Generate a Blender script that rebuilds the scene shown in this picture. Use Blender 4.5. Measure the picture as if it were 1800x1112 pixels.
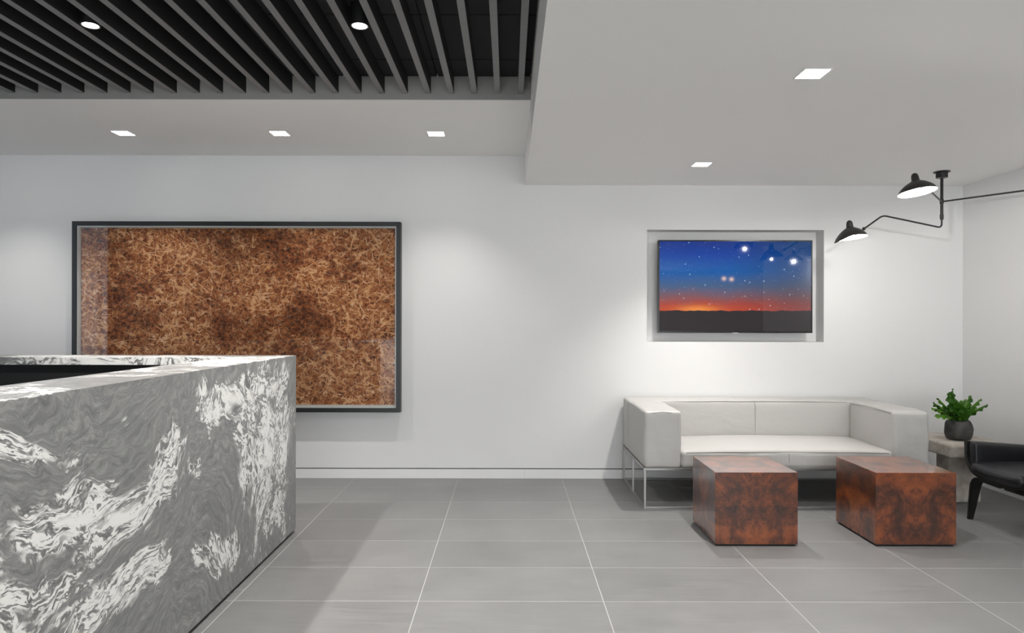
import bpy, bmesh, math, random
from mathutils import Vector, Matrix, noise as mnoise

for o in list(bpy.data.objects):
    bpy.data.objects.remove(o, do_unlink=True)
scene = bpy.context.scene
C = scene.collection
R = math.radians
PI = math.pi
random.seed(7)

# ------------------------------------------------------------------ camera, world, exposure
cam_d = bpy.data.cameras.new('camera')
cam_d.sensor_width = 36.0
cam_d.lens = 24.0
cam_d.shift_x = 6 / 1800
cam_d.shift_y = 10 / 1800
cam_d.clip_end = 100
cam = bpy.data.objects.new('camera', cam_d)
C.objects.link(cam)
cam.matrix_world = (Matrix.Translation((0, 0, 1.3)) @ Matrix.Rotation(PI / 2, 4, 'X')
                    @ Matrix.Rotation(R(0.12), 4, 'Z'))
scene.camera = cam

world = bpy.data.worlds.new('world')
scene.world = world
world.use_nodes = True
bgn = world.node_tree.nodes['Background']
bgn.inputs[0].default_value = (0.955, 0.975, 1.0, 1)
bgn.inputs[1].default_value = 4.2

vs = scene.view_settings
vs.view_transform = 'Standard'
vs.look = 'None'
vs.gamma = 1.0
vs.use_curve_mapping = False
vs.exposure = 0.74

SPOT_SOFFIT = 34.0     # the three lights washing the picture wall
SPOT_RIGHT = 130.0      # lights in the lower ceiling
SPOT_SLAT = 150.0       # lights between the slats
LAMP_BULB = 10.0        # bulbs of the three-arm lamp
WARM = (1.0, 0.97, 0.935)

# ------------------------------------------------------------------ node helpers
class NT:
    def __init__(s, name):
        s.m = bpy.data.materials.new(name)
        s.m.use_nodes = True
        s.t = s.m.node_tree
        s.b = s.t.nodes['Principled BSDF']
        s.out = s.t.nodes['Material Output']

    def n(s, typ, **kw):
        nd = s.t.nodes.new(typ)
        for k, v in kw.items():
            setattr(nd, k, v)
        return nd

    def put(s, sock, v):
        if isinstance(v, bpy.types.NodeSocket):
            s.t.links.new(v, sock)
        elif v is not None:
            if sock.type == 'RGBA' and len(v) == 3:
                v = (*v, 1)
            sock.default_value = v

    def obj(s):
        return s.n('ShaderNodeTexCoord').outputs['Object']

    def world(s):
        return s.n('ShaderNodeNewGeometry').outputs['Position']

    def math(s, op, a, b=None, c=None, clamp=False):
        nd = s.n('ShaderNodeMath', operation=op, use_clamp=clamp)
        s.put(nd.inputs[0], a)
        if b is not None: s.put(nd.inputs[1], b)
        if c is not None: s.put(nd.inputs[2], c)
        return nd.outputs[0]

    def vmath(s, op, a, b=None, scale=None):
        nd = s.n('ShaderNodeVectorMath', operation=op)
        s.put(nd.inputs[0], a)
        if b is not None: s.put(nd.inputs[1], b)
        if scale is not None: s.put(nd.inputs['Scale'], scale)
        return nd.outputs[0]

    def mapping(s, v, loc=(0, 0, 0), rot=(0, 0, 0), scale=(1, 1, 1)):
        nd = s.n('ShaderNodeMapping')
        s.put(nd.inputs[0], v)
        nd.inputs['Location'].default_value = loc
        nd.inputs['Rotation'].default_value = rot
        nd.inputs['Scale'].default_value = scale
        return nd.outputs[0]

    def noise(s, v, scale, detail=2, rough=0.5, dist=0.0, color=False):
        nd = s.n('ShaderNodeTexNoise')
        s.put(nd.inputs['Vector'], v)
        nd.inputs['Scale'].default_value = scale
        nd.inputs['Detail'].default_value = detail
        nd.inputs['Roughness'].default_value = rough
        nd.inputs['Distortion'].default_value = dist
        return nd.outputs['Color' if color else 'Fac']

    def voro(s, v, scale, feature='F1', out='Distance', rnd=1.0):
        nd = s.n('ShaderNodeTexVoronoi', feature=feature)
        s.put(nd.inputs['Vector'], v)
        nd.inputs['Scale'].default_value = scale
        nd.inputs['Randomness'].default_value = rnd
        return nd.outputs[out]

    def warp(s, v, scale, amt, detail=2):
        c = s.noise(v, scale, detail, color=True)
        d = s.vmath('SUBTRACT', c, (0.5, 0.5, 0.5))
        d = s.vmath('SCALE', d, scale=amt)
        return s.vmath('ADD', v, d)

    def ramp(s, f, stops, interp='LINEAR'):
        nd = s.n('ShaderNodeValToRGB')
        s.put(nd.inputs[0], f)
        cr = nd.color_ramp
        cr.interpolation = interp
        while len(cr.elements) < len(stops):
            cr.elements.new(0.5)
        for e, (p, c) in zip(cr.elements, stops):
            e.position = p
            if isinstance(c, (int, float)): c = (c, c, c)
            e.color = (*c, 1)
        return nd.outputs[0]

    def step(s, f, a, b, lo=0.0, hi=1.0):
        nd = s.n('ShaderNodeMapRange', interpolation_type='SMOOTHSTEP')
        s.put(nd.inputs[0], f)
        nd.inputs[1].default_value = a
        nd.inputs[2].default_value = b
        nd.inputs[3].default_value = lo
        nd.inputs[4].default_value = hi
        return nd.outputs[0]

    def mix(s, f, a, b, mode='MIX'):
        nd = s.n('ShaderNodeMix', data_type='RGBA', blend_type=mode)
        s.put(nd.inputs[0], f)
        s.put(nd.inputs[6], a)
        s.put(nd.inputs[7], b)
        return nd.outputs[2]

    def sep(s, v):
        nd = s.n('ShaderNodeSeparateXYZ')
        s.put(nd.inputs[0], v)
        return nd.outputs

    def comb(s, x, y, z):
        nd = s.n('ShaderNodeCombineXYZ')
        s.put(nd.inputs[0], x); s.put(nd.inputs[1], y); s.put(nd.inputs[2], z)
        return nd.outputs[0]

    def bump(s, h, strength=0.2, dist=0.01):
        nd = s.n('ShaderNodeBump')
        nd.inputs['Strength'].default_value = strength
        nd.inputs['Distance'].default_value = dist
        s.put(nd.inputs['Height'], h)
        s.t.links.new(nd.outputs[0], s.b.inputs['Normal'])

    def set(s, color=None, rough=None, metal=None, spec=None, coat=None, coat_rough=None):
        if color is not None: s.put(s.b.inputs['Base Color'], color)
        if rough is not None: s.put(s.b.inputs['Roughness'], rough)
        if metal is not None: s.b.inputs['Metallic'].default_value = metal
        if spec is not None: s.b.inputs['Specular IOR Level'].default_value = spec
        if coat is not None: s.b.inputs['Coat Weight'].default_value = coat
        if coat_rough is not None: s.b.inputs['Coat Roughness'].default_value = coat_rough
        return s.m


def simple(name, col, rough=0.5, metal=0.0, var=0.06, scale=8.0, bump=0.0, bscale=60, spec=None):
    t = NT(name)
    f = t.noise(t.obj(), scale, 3)
    a = tuple(c * (1 - var) for c in col)
    b = tuple(min(1, c * (1 + var)) for c in col)
    m = t.set(t.mix(f, a, b), rough, metal, spec)
    if bump:
        t.bump(t.noise(t.obj(), bscale, 4), bump, 0.004)
    return m


M = {}
M['wall'] = simple('wall_paint', (0.76, 0.755, 0.75), 0.65, var=0.012, scale=2, bump=0.03, bscale=220)
M['ceiling_paint'] = simple('ceiling_paint', (0.86, 0.848, 0.83), 0.75, var=0.012, scale=2)
M['baseboard'] = simple('baseboard_paint', (0.78, 0.775, 0.77), 0.5, var=0.01)
M['dark_wall'] = simple('charcoal_wall', (0.05, 0.05, 0.055), 0.6)
M['reveal'] = simple('reveal_grey', (0.16, 0.16, 0.165), 0.6)
M['beam'] = simple('grey_beam_paint', (0.30, 0.29, 0.28), 0.6, var=0.04)
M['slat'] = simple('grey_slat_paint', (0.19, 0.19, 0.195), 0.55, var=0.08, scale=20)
M['slat_side_shade'] = simple('shaded_slat_side', (0.006, 0.006, 0.0065), 0.75, var=0.2, scale=20)  # near-black colour stands in for the shade between the slats
M['black_panel'] = simple('black_ceiling_panel', (0.016, 0.016, 0.019), 0.85, var=0.3, scale=120)
M['black_grid'] = simple('black_ceiling_void', (0.004, 0.004, 0.004), 0.9)
M['grout'] = simple('pale_grout', (0.36, 0.355, 0.345), 0.8)
M['black_metal'] = simple('black_metal', (0.010, 0.010, 0.010), 0.38, var=0.2)
M['shade_black'] = simple('shade_black_enamel', (0.014, 0.013, 0.012), 0.42, var=0.15)
M['shade_white'] = simple('shade_white_enamel', (0.85, 0.85, 0.83), 0.4, var=0.01)
M['steel'] = simple('brushed_steel', (0.42, 0.41, 0.40), 0.34, 0.9, var=0.1)
M['black_lacquer'] = simple('black_lacquer', (0.006, 0.006, 0.006), 0.7, var=0.2)
M['frame'] = simple('charcoal_frame', (0.022, 0.023, 0.025), 0.4, var=0.15, scale=30)
M['spacer'] = simple('pale_grey_spacer', (0.70, 0.685, 0.67), 0.6)
M['chair_wood'] = simple('black_stained_wood', (0.010, 0.0095, 0.009), 0.36, var=0.25, scale=30)
M['trim_white'] = simple('lamp_trim_white', (0.8, 0.79, 0.77), 0.5)
M['soil'] = simple('dark_soil', (0.015, 0.011, 0.008), 0.95, var=0.4, scale=80, bump=0.5)
M['bezel'] = simple('tv_bezel', (0.008, 0.008, 0.009), 0.25)
M['logo'] = simple('silver_mark', (0.6, 0.6, 0.62), 0.3, 0.6)


def tile_mat():
    t = NT('grey_porcelain_tile')
    p = t.world()
    streak = t.noise(t.mapping(p, scale=(2.2, 30, 1)), 1.6, 6, 0.62)
    cloud = t.noise(p, 2.2, 3)
    rnd = t.n('ShaderNodeObjectInfo').outputs['Random']
    f = t.math('ADD', t.math('MULTIPLY', streak, 0.55), t.math('MULTIPLY', cloud, 0.35))
    f = t.math('ADD', f, t.math('MULTIPLY', rnd, 0.07))
    col = t.ramp(f, [(0.28, (0.140, 0.139, 0.139)), (0.52, (0.182, 0.181, 0.180)), (0.76, (0.225, 0.223, 0.222))])
    t.set(col, t.step(streak, 0.3, 0.7, 0.36, 0.46), spec=0.4)
    t.bump(streak, 0.04, 0.002)
    return t.m
M['tile'] = tile_mat()


def marble_mat():
    # grey ground with fine flow lines; white, broken swirls drawn out along the flow
    t = NT('grey_swirled_marble')
    p = t.world()
    w1 = t.warp(p, 1.1, 0.45, 1)
    w2 = t.warp(w1, 3.4, 0.22, 2)
    w3 = t.warp(w2, 10.0, 0.095, 2)
    w4 = t.warp(w3, 28.0, 0.020, 2)
    def flow(v):
        x, y, z = t.sep(v)
        turn = t.step(y, 2.5, 3.9)                       # the layers stand up towards the corner
        across = t.math('ADD', t.math('MULTIPLY', t.math('SUBTRACT', 1.0, turn), t.math('SUBTRACT', t.math('SUBTRACT', z, 0.6), t.math('MULTIPLY', t.math('SUBTRACT', y, 3.25), 0.22))),
                        t.math('MULTIPLY', turn, t.math('SUBTRACT', t.math('MULTIPLY', t.math('SUBTRACT', y, 3.25), 0.8), t.math('MULTIPLY', t.math('SUBTRACT', z, 0.6), 0.45))))
        along = t.math('ADD', t.math('MULTIPLY', y, 0.8), z)
        return t.comb(x, along, across)
    f4, f3, f2 = flow(w4), flow(w3), flow(w2)
    fil = t.noise(t.mapping(f4, scale=(1.5, 1.3, 3.4)), 4.0, 6, 0.62)
    bands = t.math('ABSOLUTE', t.math('SUBTRACT', t.math('FRACT', t.math('MULTIPLY', fil, 7.5)), 0.5))
    # where the white swirls gather in this slab
    x, y, z = t.sep(w2)
    field = None
    for cy, cz, ry, rz in ((2.25, 0.68, 0.72, 0.21), (2.30, 0.36, 0.46, 0.13), (3.75, 0.60, 0.46, 0.55), (3.22, 0.98, 0.36, 0.13),
                           (1.78, 0.99, 0.16, 0.07), (3.15, 0.20, 0.30, 0.12), (3.90, 0.98, 0.30, 0.14)):
        a_ = t.math('DIVIDE', t.math('SUBTRACT', y, cy), ry)
        b_ = t.math('DIVIDE', t.math('SUBTRACT', z, cz), rz)
        e = t.math('SUBTRACT', 1.0, t.math('ADD', t.math('MULTIPLY', a_, a_), t.math('MULTIPLY', b_, b_)))
        e = t.math('MAXIMUM', e, -0.7)
        field = e if field is None else t.math('MAXIMUM', field, e)
    patch = t.noise(t.mapping(f2, loc=(0.4, 1.15, 0.55), scale=(1, 0.8, 1.7)), 3.2, 4, 0.62)
    val = t.math('ADD', t.math('MULTIPLY', field, 0.25), t.math('MULTIPLY', t.math('SUBTRACT', patch, 0.5), 1.5))
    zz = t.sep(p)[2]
    val = t.math('ADD', val, t.step(zz, 1.086, 1.0915, 0.0, 0.16))   # whiter veining on the ledge top, painted in for light from above
    mask = t.step(val, 0.0, 0.13)
    core = t.step(val, 0.13, 0.34)
    lines = t.step(bands, 0.15, 0.34)
    white = t.math('MULTIPLY', lines, mask)
    blob = t.math('MULTIPLY', t.step(t.noise(t.mapping(f4, scale=(1.5, 1.2, 2.4)), 8, 4, 0.6), 0.45, 0.53), core)
    white = t.math('MAXIMUM', white, blob)
    fine = t.noise(t.mapping(f3, scale=(3, 1.4, 12)), 6, 6, 0.72)
    base = t.ramp(fine, [(0.30, (0.125, 0.128, 0.129)), (0.50, (0.205, 0.208, 0.207)), (0.70, (0.34, 0.34, 0.33))])
    faint = t.math('MULTIPLY', t.step(bands, 0.45, 0.5), 0.32)
    base = t.mix(faint, base, (0.58, 0.58, 0.56))
    edge = t.math('MULTIPLY', t.step(bands, 0.09, 0.0), mask)
    base = t.mix(t.math('MULTIPLY', edge, 0.65), base, (0.07, 0.072, 0.075))
    col = t.mix(white, base, (0.80, 0.795, 0.77))
    t.set(col, 0.34, spec=0.45)
    return t.m
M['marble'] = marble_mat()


def art_mat():
    # printed photograph: a mesh of bleached twigs over rust-brown undergrowth
    t = NT('dry_brush_photo_print')
    xyz = t.sep(t.obj())
    q = t.comb(xyz[0], xyz[2], 0.0)
    big = t.noise(t.mapping(q, loc=(3.1, 0.4, 0)), 1.3, 4, 0.6)
    mid = t.noise(t.mapping(q, loc=(7, 3, 0)), 5.5, 5, 0.65)
    deep = t.noise(t.mapping(q, loc=(2, 9, 0)), 30, 4, 0.75)
    dens = t.math('ADD', t.math('MULTIPLY', big, 0.6), t.math('MULTIPLY', mid, 0.4))
    base = t.ramp(t.math('ADD', t.math('MULTIPLY', deep, 0.72), t.math('MULTIPLY', dens, 0.36)),
                  [(0.42, (0.022, 0.004, 0.002)), (0.50, (0.105, 0.021, 0.006)), (0.58, (0.30, 0.080, 0.022)), (0.72, (0.60, 0.22, 0.068))])
    lit = base
    # cells per metre, line width, direction, stretch, colour, gap threshold
    specs = [(38, 0.090, 0.4, 0.40, (0.40, 0.145, 0.05), 0.42), (36, 0.090, 1.5, 0.40, (0.39, 0.135, 0.046), 0.42),
             (32, 0.085, 2.6, 0.40, (0.46, 0.18, 0.068), 0.42), (20, 0.055, 0.9, 0.25, (0.66, 0.31, 0.13), 0.46),
             (19, 0.055, 2.1, 0.25, (0.72, 0.37, 0.18), 0.46), (15, 0.044, 1.6, 0.20, (0.78, 0.44, 0.24), 0.49),
             (16, 0.046, 0.1, 0.20, (0.74, 0.39, 0.20), 0.49), (11, 0.028, 2.8, 0.14, (0.80, 0.48, 0.29), 0.52), (11, 0.028, 1.1, 0.14, (0.80, 0.48, 0.29), 0.52)]
    for i, (sc, w, rot, sl, col, thr) in enumerate(specs):
        v = t.mapping(q, rot=(0, 0, rot))
        v = t.mapping(v, loc=(i * 3.7, i * 1.9, 0), scale=(1, sl, 1))
        v = t.warp(v, 6 + i, 0.035, 3)
        d = t.voro(v, sc, 'DISTANCE_TO_EDGE')
        line = t.step(d, w, w * 0.3)
        brk = t.noise(t.mapping(q, loc=(i * 2.3, 5, 0)), 6 + 2 * i, 3)
        line = t.math('MULTIPLY', line, t.step(brk, thr, thr + 0.08))
        line = t.math('MULTIPLY', line, t.step(dens, 0.42, 0.54, 0.12, 0.95))
        lit = t.mix(line, lit, col)
    t.set(lit, 0.55, spec=0.3)
    return t.m
M['art'] = art_mat()


def screen_mat(w, h):
    # starry dusk sky over a dark ridge, shown by the screen itself
    t = NT('screen_starry_dusk')
    p = t.obj()
    xyz = t.sep(p)
    x = t.math('ADD', t.math('DIVIDE', xyz[0], w), 0.5)
    z = t.math('ADD', t.math('DIVIDE', xyz[2], h), 0.5)
    cloud = t.noise(t.mapping(p, scale=(1.5, 1, 3)), 3.0, 4)
    zz = t.math('ADD', z, t.math('MULTIPLY', t.math('SUBTRACT', cloud, 0.5), 0.09))
    sky = t.ramp(zz, [(0.22, (0.62, 0.075, 0.022)), (0.30, (0.45, 0.065, 0.045)), (0.38, (0.24, 0.105, 0.12)),
                      (0.50, (0.070, 0.130, 0.26)), (0.66, (0.006, 0.115, 0.42)), (0.86, (0.001, 0.050, 0.36)), (1.0, (0.001, 0.030, 0.25))])
    right = t.step(x, 0.35, 1.0)
    sky = t.mix(t.math('MULTIPLY', right, 0.62), sky, t.mix(t.step(z, 0.3, 0.9), (0.07, 0.045, 0.06), (0.006, 0.060, 0.13)))
    gx = t.math('DIVIDE', t.math('SUBTRACT', x, 0.25), 0.13)
    gz = t.math('DIVIDE', t.math('SUBTRACT', z, 0.235), 0.05)
    g = t.math('POWER', 2.718, t.math('MULTIPLY', t.math('ADD', t.math('MULTIPLY', gx, gx), t.math('MULTIPLY', gz, gz)), -1.0))
    sky = t.mix(g, sky, (0.95, 0.30, 0.06))
    q = t.comb(xyz[0], xyz[2], 0.0)
    for sc, rad, thr, st in ((24, 0.17, 0.45, 0.9), (52, 0.20, 0.5, 0.5)):
        d = t.voro(q, sc)
        c = t.sep(t.voro(q, sc, out='Color'))
        star = t.math('MULTIPLY', t.step(d, rad, rad * 0.2), t.step(c[0], thr, thr + 0.3))
        sky = t.mix(t.math('MULTIPLY', star, st), sky, (0.75, 0.85, 0.95))
    for sx, sz in ((0.425, 0.585), (0.475, 0.578)):
        ax = t.math('DIVIDE', t.math('SUBTRACT', x, sx), 0.014)
        az = t.math('DIVIDE', t.math('SUBTRACT', z, sz), 0.022)
        s2 = t.math('POWER', 2.718, t.math('MULTIPLY', t.math('ADD', t.math('MULTIPLY', ax, ax), t.math('MULTIPLY', az, az)), -1.0))
        sky = t.mix(s2, sky, (0.85, 0.62, 0.55))
    ridge = t.noise(t.comb(x, 0.0, 0.0), 14, 4)
    top = t.math('ADD', t.math('MULTIPLY', ridge, 0.045), 0.205)
    land = t.step(t.math('SUBTRACT', z, top), 0.004, -0.004)
    sky = t.mix(land, sky, (0.030, 0.023, 0.025))
    t.set((0.004, 0.004, 0.005), 0.03, spec=0.6)
    t.put(t.b.inputs['Emission Color'], sky)
    t.b.inputs['Emission Strength'].default_value = 0.52
    return t.m


def burl_mat(name, seed, dark):
    t = NT(name)
    xyz = t.sep(t.obj())
    p = t.comb(t.math('ABSOLUTE', xyz[0]), t.math('ABSOLUTE', xyz[1]), xyz[2])    # book-matched veneer
    p = t.mapping(p, loc=(seed, seed * 1.7, seed * 0.6))
    w = t.warp(p, 5.0, 0.16, 3)
    w = t.warp(w, 17.0, 0.035, 3)
    n1 = t.noise(w, 6.5, 5, 0.6)
    n2 = t.noise(w, 30, 5, 0.7)
    eyes = t.voro(w, 14)
    f = t.math('ADD', t.math('MULTIPLY', n1, 0.72), t.math('MULTIPLY', n2, 0.30))
    col = t.ramp(f, [(0.36, (0.012, 0.004, 0.002)), (0.46, (0.062, 0.015, 0.005)), (0.55, (0.165, 0.038, 0.009)),
                     (0.65, (0.250, 0.066, 0.014)), (0.78, (0.36, 0.115, 0.026))])
    ring = t.math('ABSOLUTE', t.math('SUBTRACT', t.math('FRACT', t.math('MULTIPLY', n1, 5)), 0.5))
    col = t.mix(t.math('MULTIPLY', t.step(ring, 0.09, 0.0), 0.55), col, (0.035, 0.010, 0.004))
    col = t.mix(t.math('MULTIPLY', t.step(eyes, 0.16, 0.04), 0.55), col, (0.028, 0.009, 0.004))
    t.set(col, 0.32, spec=0.5, coat=1.0, coat_rough=0.12)
    t.b.inputs['Coat IOR'].default_value = 1.65
    return t.m
M['burl_a'] = burl_mat('burl_veneer', 1.3, 0)
M['burl_b'] = burl_mat('burl_veneer_figured', 4.1, 0)


def leather_mat(name, col, rough, bs):
    t = NT(name)
    p = t.obj()
    a = t.noise(p, 3, 3)
    wr = t.noise(t.mapping(t.warp(p, 4, 0.2), scale=(1, 1, 2.2)), 7, 3, 0.5)
    pore = t.voro(p, 260)
    t.set(t.mix(a, tuple(c * 0.95 for c in col), col), rough, spec=0.4)
    t.bump(t.math('ADD', t.math('MULTIPLY', wr, 1.0), t.math('MULTIPLY', pore, 0.05)), bs, 0.02)
    return t.m
M['sofa_leather'] = leather_mat('off_white_leather', (0.50, 0.488, 0.47), 0.5, 0.16)
M['seam'] = simple('leather_seam', (0.30, 0.29, 0.28), 0.6)
M['black_leather'] = leather_mat('black_leather', (0.012, 0.012, 0.015), 0.40, 0.12)


def stone_mat():
    t = NT('weathered_stone')
    p = t.obj()
    n = t.noise(t.warp(p, 6, 0.1), 9, 6, 0.65)
    pits = t.voro(p, 45)
    col = t.ramp(n, [(0.3, (0.30, 0.255, 0.215)), (0.5, (0.47, 0.43, 0.385)), (0.72, (0.60, 0.565, 0.52))])
    col = t.mix(t.math('MULTIPLY', t.step(pits, 0.16, 0.05), 0.5), col, (0.20, 0.17, 0.14))
    t.set(col, 0.8)
    t.bump(t.math('ADD', n, t.math('MULTIPLY', pits, 0.4)), 0.4, 0.012)
    return t.m
M['stone'] = stone_mat()


def pot_mat():
    t = NT('dark_clay')
    n = t.noise(t.obj(), 26, 5, 0.6)
    t.set(t.ramp(n, [(0.3, (0.022, 0.022, 0.021)), (0.7, (0.060, 0.058, 0.055))]), 0.55)
    t.bump(n, 0.35, 0.01)
    return t.m
M['pot'] = pot_mat()


def leaf_mat():
    t = NT('glossy_green_leaf')
    n = t.noise(t.obj(), 22, 3)
    rnd = t.n('ShaderNodeObjectInfo').outputs['Random']
    f = t.math('ADD', t.math('MULTIPLY', n, 0.75), t.math('MULTIPLY', rnd, 0.3))
    t.set(t.ramp(f, [(0.3, (0.030, 0.12, 0.010)), (0.55, (0.085, 0.27, 0.018)), (0.85, (0.19, 0.42, 0.04))]), 0.38)
    return t.m
M['leaf'] = leaf_mat()
M['leaf_rib'] = simple('leaf_midrib', (0.20, 0.34, 0.07), 0.45)


def emit_mat(name, col, st):
    t = NT(name)
    f = t.noise(t.obj(), 5, 1)
    t.set((0.8, 0.8, 0.78), 0.4)
    t.put(t.b.inputs['Emission Color'], t.mix(f, tuple(c * 0.97 for c in col), col))
    t.b.inputs['Emission Strength'].default_value = st
    return t.m
M['lens'] = emit_mat('lit_lens', (1.0, 0.97, 0.92), 14)
M['bulb'] = emit_mat('lit_bulb', (1.0, 0.95, 0.88), 45)


def glass_mat(name='picture_glass', tint_a=(0.97, 0.985, 0.98), tint_b=(0.98, 0.99, 0.985)):
    t = NT(name)
    t.t.nodes.remove(t.b)
    tr = t.n('ShaderNodeBsdfTransparent')
    gl = t.n('ShaderNodeBsdfGlossy')
    gl.inputs['Roughness'].default_value = 0.0
    tint = t.noise(t.obj(), 1.0, 1)
    t.put(tr.inputs[0], t.mix(tint, tint_a, tint_b))
    fr = t.n('ShaderNodeFresnel')
    fr.inputs[0].default_value = 1.75
    mx = t.n('ShaderNodeMixShader')
    back = t.n('ShaderNodeNewGeometry').outputs['Backfacing']
    t.put(mx.inputs[0], t.math('MULTIPLY', fr.outputs[0], t.math('SUBTRACT', 1.0, back)))
    t.put(mx.inputs[1], tr.outputs[0])
    t.put(mx.inputs[2], gl.outputs[0])
    t.t.links.new(mx.outputs[0], t.out.inputs[0])
    return t.m
M['glass'] = glass_mat()
M['tinted_glass'] = glass_mat('tinted_glass', (0.30, 0.32, 0.345), (0.31, 0.33, 0.355))

# ------------------------------------------------------------------ object helpers
def tag(o, label=None, cat=None, group=None, kind=None):
    if label: o['label'] = label
    if cat: o['category'] = cat
    if group: o['group'] = group
    if kind: o['kind'] = kind
    return o

def thing(name, loc, label=None, cat=None, group=None, kind=None):
    o = bpy.data.objects.new(name, None)
    o.empty_display_size = 0.1
    C.objects.link(o)
    o.location = loc
    tag(o, label, cat, group, kind)
    return o

def wloc(o):
    v = Vector((0, 0, 0))
    while o is not None:
        v += o.location
        o = o.parent
    return v

def obj(name, bm, mat, parent=None, origin=None, smooth=False):
    """bm is in world coordinates; the object's origin is its base centre, or origin"""
    bm.normal_update()
    if origin is None:
        xs = [v.co for v in bm.verts]
        lo = Vector([min(c[i] for c in xs) for i in range(3)])
        hi = Vector([max(c[i] for c in xs) for i in range(3)])
        origin = Vector(((lo.x + hi.x) / 2, (lo.y + hi.y) / 2, lo.z))
    origin = Vector(origin)
    bmesh.ops.translate(bm, verts=bm.verts, vec=-origin)
    me = bpy.data.meshes.new(name)
    bm.to_mesh(me)
    bm.free()
    if smooth:
        for p in me.polygons:
            p.use_smooth = True
        me.set_sharp_from_angle(angle=R(40))
    me.materials.append(M[mat] if isinstance(mat, str) else mat)
    o = bpy.data.objects.new(name, me)
    C.objects.link(o)
    o.location = origin - (wloc(parent) if parent else Vector((0, 0, 0)))
    o.parent = parent
    return o

def box(bm, x0, x1, y0, y1, z0, z1, bev=0.0, seg=2):
    r = bmesh.ops.create_cube(bm, size=1)
    vs_ = r['verts']
    for v in vs_:
        v.co = Vector((x0 if v.co.x < 0 else x1, y0 if v.co.y < 0 else y1, z0 if v.co.z < 0 else z1))
    if bev:
        es = list({e for v in vs_ for e in v.link_edges})
        bmesh.ops.bevel(bm, geom=es, offset=bev, segments=seg, profile=0.5, affect='EDGES')
    return bm

def bx(*a, **k):
    return box(bmesh.new(), *a, **k)

def rbox(x0, x1, y0, y1, z0, z1, r, n=8, bulge=(0, 0, 0), wr=0.0, seed=0.0, fn=None):
    """soft upholstered block: rounded edges, bulging faces, slight wrinkles"""
    bm = bmesh.new()
    c = Vector(((x0 + x1) / 2, (y0 + y1) / 2, (z0 + z1) / 2))
    h = Vector(((x1 - x0) / 2, (y1 - y0) / 2, (z1 - z0) / 2))
    def samples(hh):
        e = [-hh, -hh + 0.25 * r, -hh + 0.55 * r, -hh + r]
        m_ = [(-hh + r) + (2 * hh - 2 * r) * i / n for i in range(1, n)]
        return e + m_ + [-t for t in reversed(e)]
    S = [samples(h.x), samples(h.y), samples(h.z)]
    for ax in range(3):
        a, b = (ax + 1) % 3, (ax + 2) % 3
        for sg in (-1, 1):
            grid = []
            for u in S[a]:
                row = []
                for v in S[b]:
                    q = [0, 0, 0]
                    q[ax] = sg * h[ax]; q[a] = u; q[b] = v
                    inn = [max(-(h[i] - r), min(h[i] - r, q[i])) for i in range(3)]
                    d = Vector([q[i] - inn[i] for i in range(3)])
                    p = Vector(inn) + d.normalized() * r
                    w = (1 - (u / h[a]) ** 2) * (1 - (v / h[b]) ** 2)
                    p[ax] += sg * bulge[ax] * w ** 0.6 if w > 0 else 0
                    row.append(bm.verts.new(p))
                grid.append(row)
            for i in range(len(grid) - 1):
                for j in range(len(grid[0]) - 1):
                    f = [grid[i][j], grid[i + 1][j], grid[i + 1][j + 1], grid[i][j + 1]]
                    bm.faces.new(f if sg > 0 else f[::-1])
    bmesh.ops.remove_doubles(bm, verts=bm.verts, dist=1e-5)
    bm.normal_update()
    if wr:
        for v in bm.verts:
            k = mnoise.noise((v.co + Vector((seed, seed, seed))) * 9) * wr + mnoise.noise((v.co + Vector((seed, 0, seed))) * 22) * wr * 0.4
            v.co += v.normal * k
    for v in bm.verts:
        v.co += c
        if fn: fn(v)
    return bm

def fillet(pts, rad, n=6):
    pts = [Vector(p) for p in pts]
    out = [pts[0]]
    for i in range(1, len(pts) - 1):
        a, b, c = pts[i - 1], pts[i], pts[i + 1]
        d1, d2 = (a - b), (c - b)
        r_ = min(rad, d1.length * 0.45, d2.length * 0.45)
        p0, p1 = b + d1.normalized() * r_, b + d2.normalized() * r_
        for k in range(n + 1):
            t = k / n
            out.append((1 - t) ** 2 * p0 + 2 * t * (1 - t) * b + t * t * p1)
    out.append(pts[-1])
    return out

def tube(bm, pts, rad, seg=10, cap=True):
    pts = [Vector(p) for p in pts]
    n = len(pts)
    rads = rad if isinstance(rad, (list, tuple)) else [rad] * n
    t0 = (pts[1] - pts[0]).normalized()
    ref = Vector((0, 0, 1)) if abs(t0.z) < 0.9 else Vector((1, 0, 0))
    nrm = (ref - t0 * ref.dot(t0)).normalized()
    rings = []
    for i in range(n):
        if i == 0: t = t0
        elif i == n - 1: t = (pts[-1] - pts[-2]).normalized()
        else: t = ((pts[i] - pts[i - 1]).normalized() + (pts[i + 1] - pts[i]).normalized()).normalized()
        nrm = (nrm - t * nrm.dot(t)).normalized()
        bn = t.cross(nrm)
        rings.append([bm.verts.new(pts[i] + (nrm * math.cos(2 * PI * k / seg) + bn * math.sin(2 * PI * k / seg)) * rads[i]) for k in range(seg)])
    for i in range(n - 1):
        for k in range(seg):
            bm.faces.new((rings[i][k], rings[i][(k + 1) % seg], rings[i + 1][(k + 1) % seg], rings[i + 1][k]))
    if cap:
        bm.faces.new(rings[0][::-1])
        bm.faces.new(rings[-1])
    return bm

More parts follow.
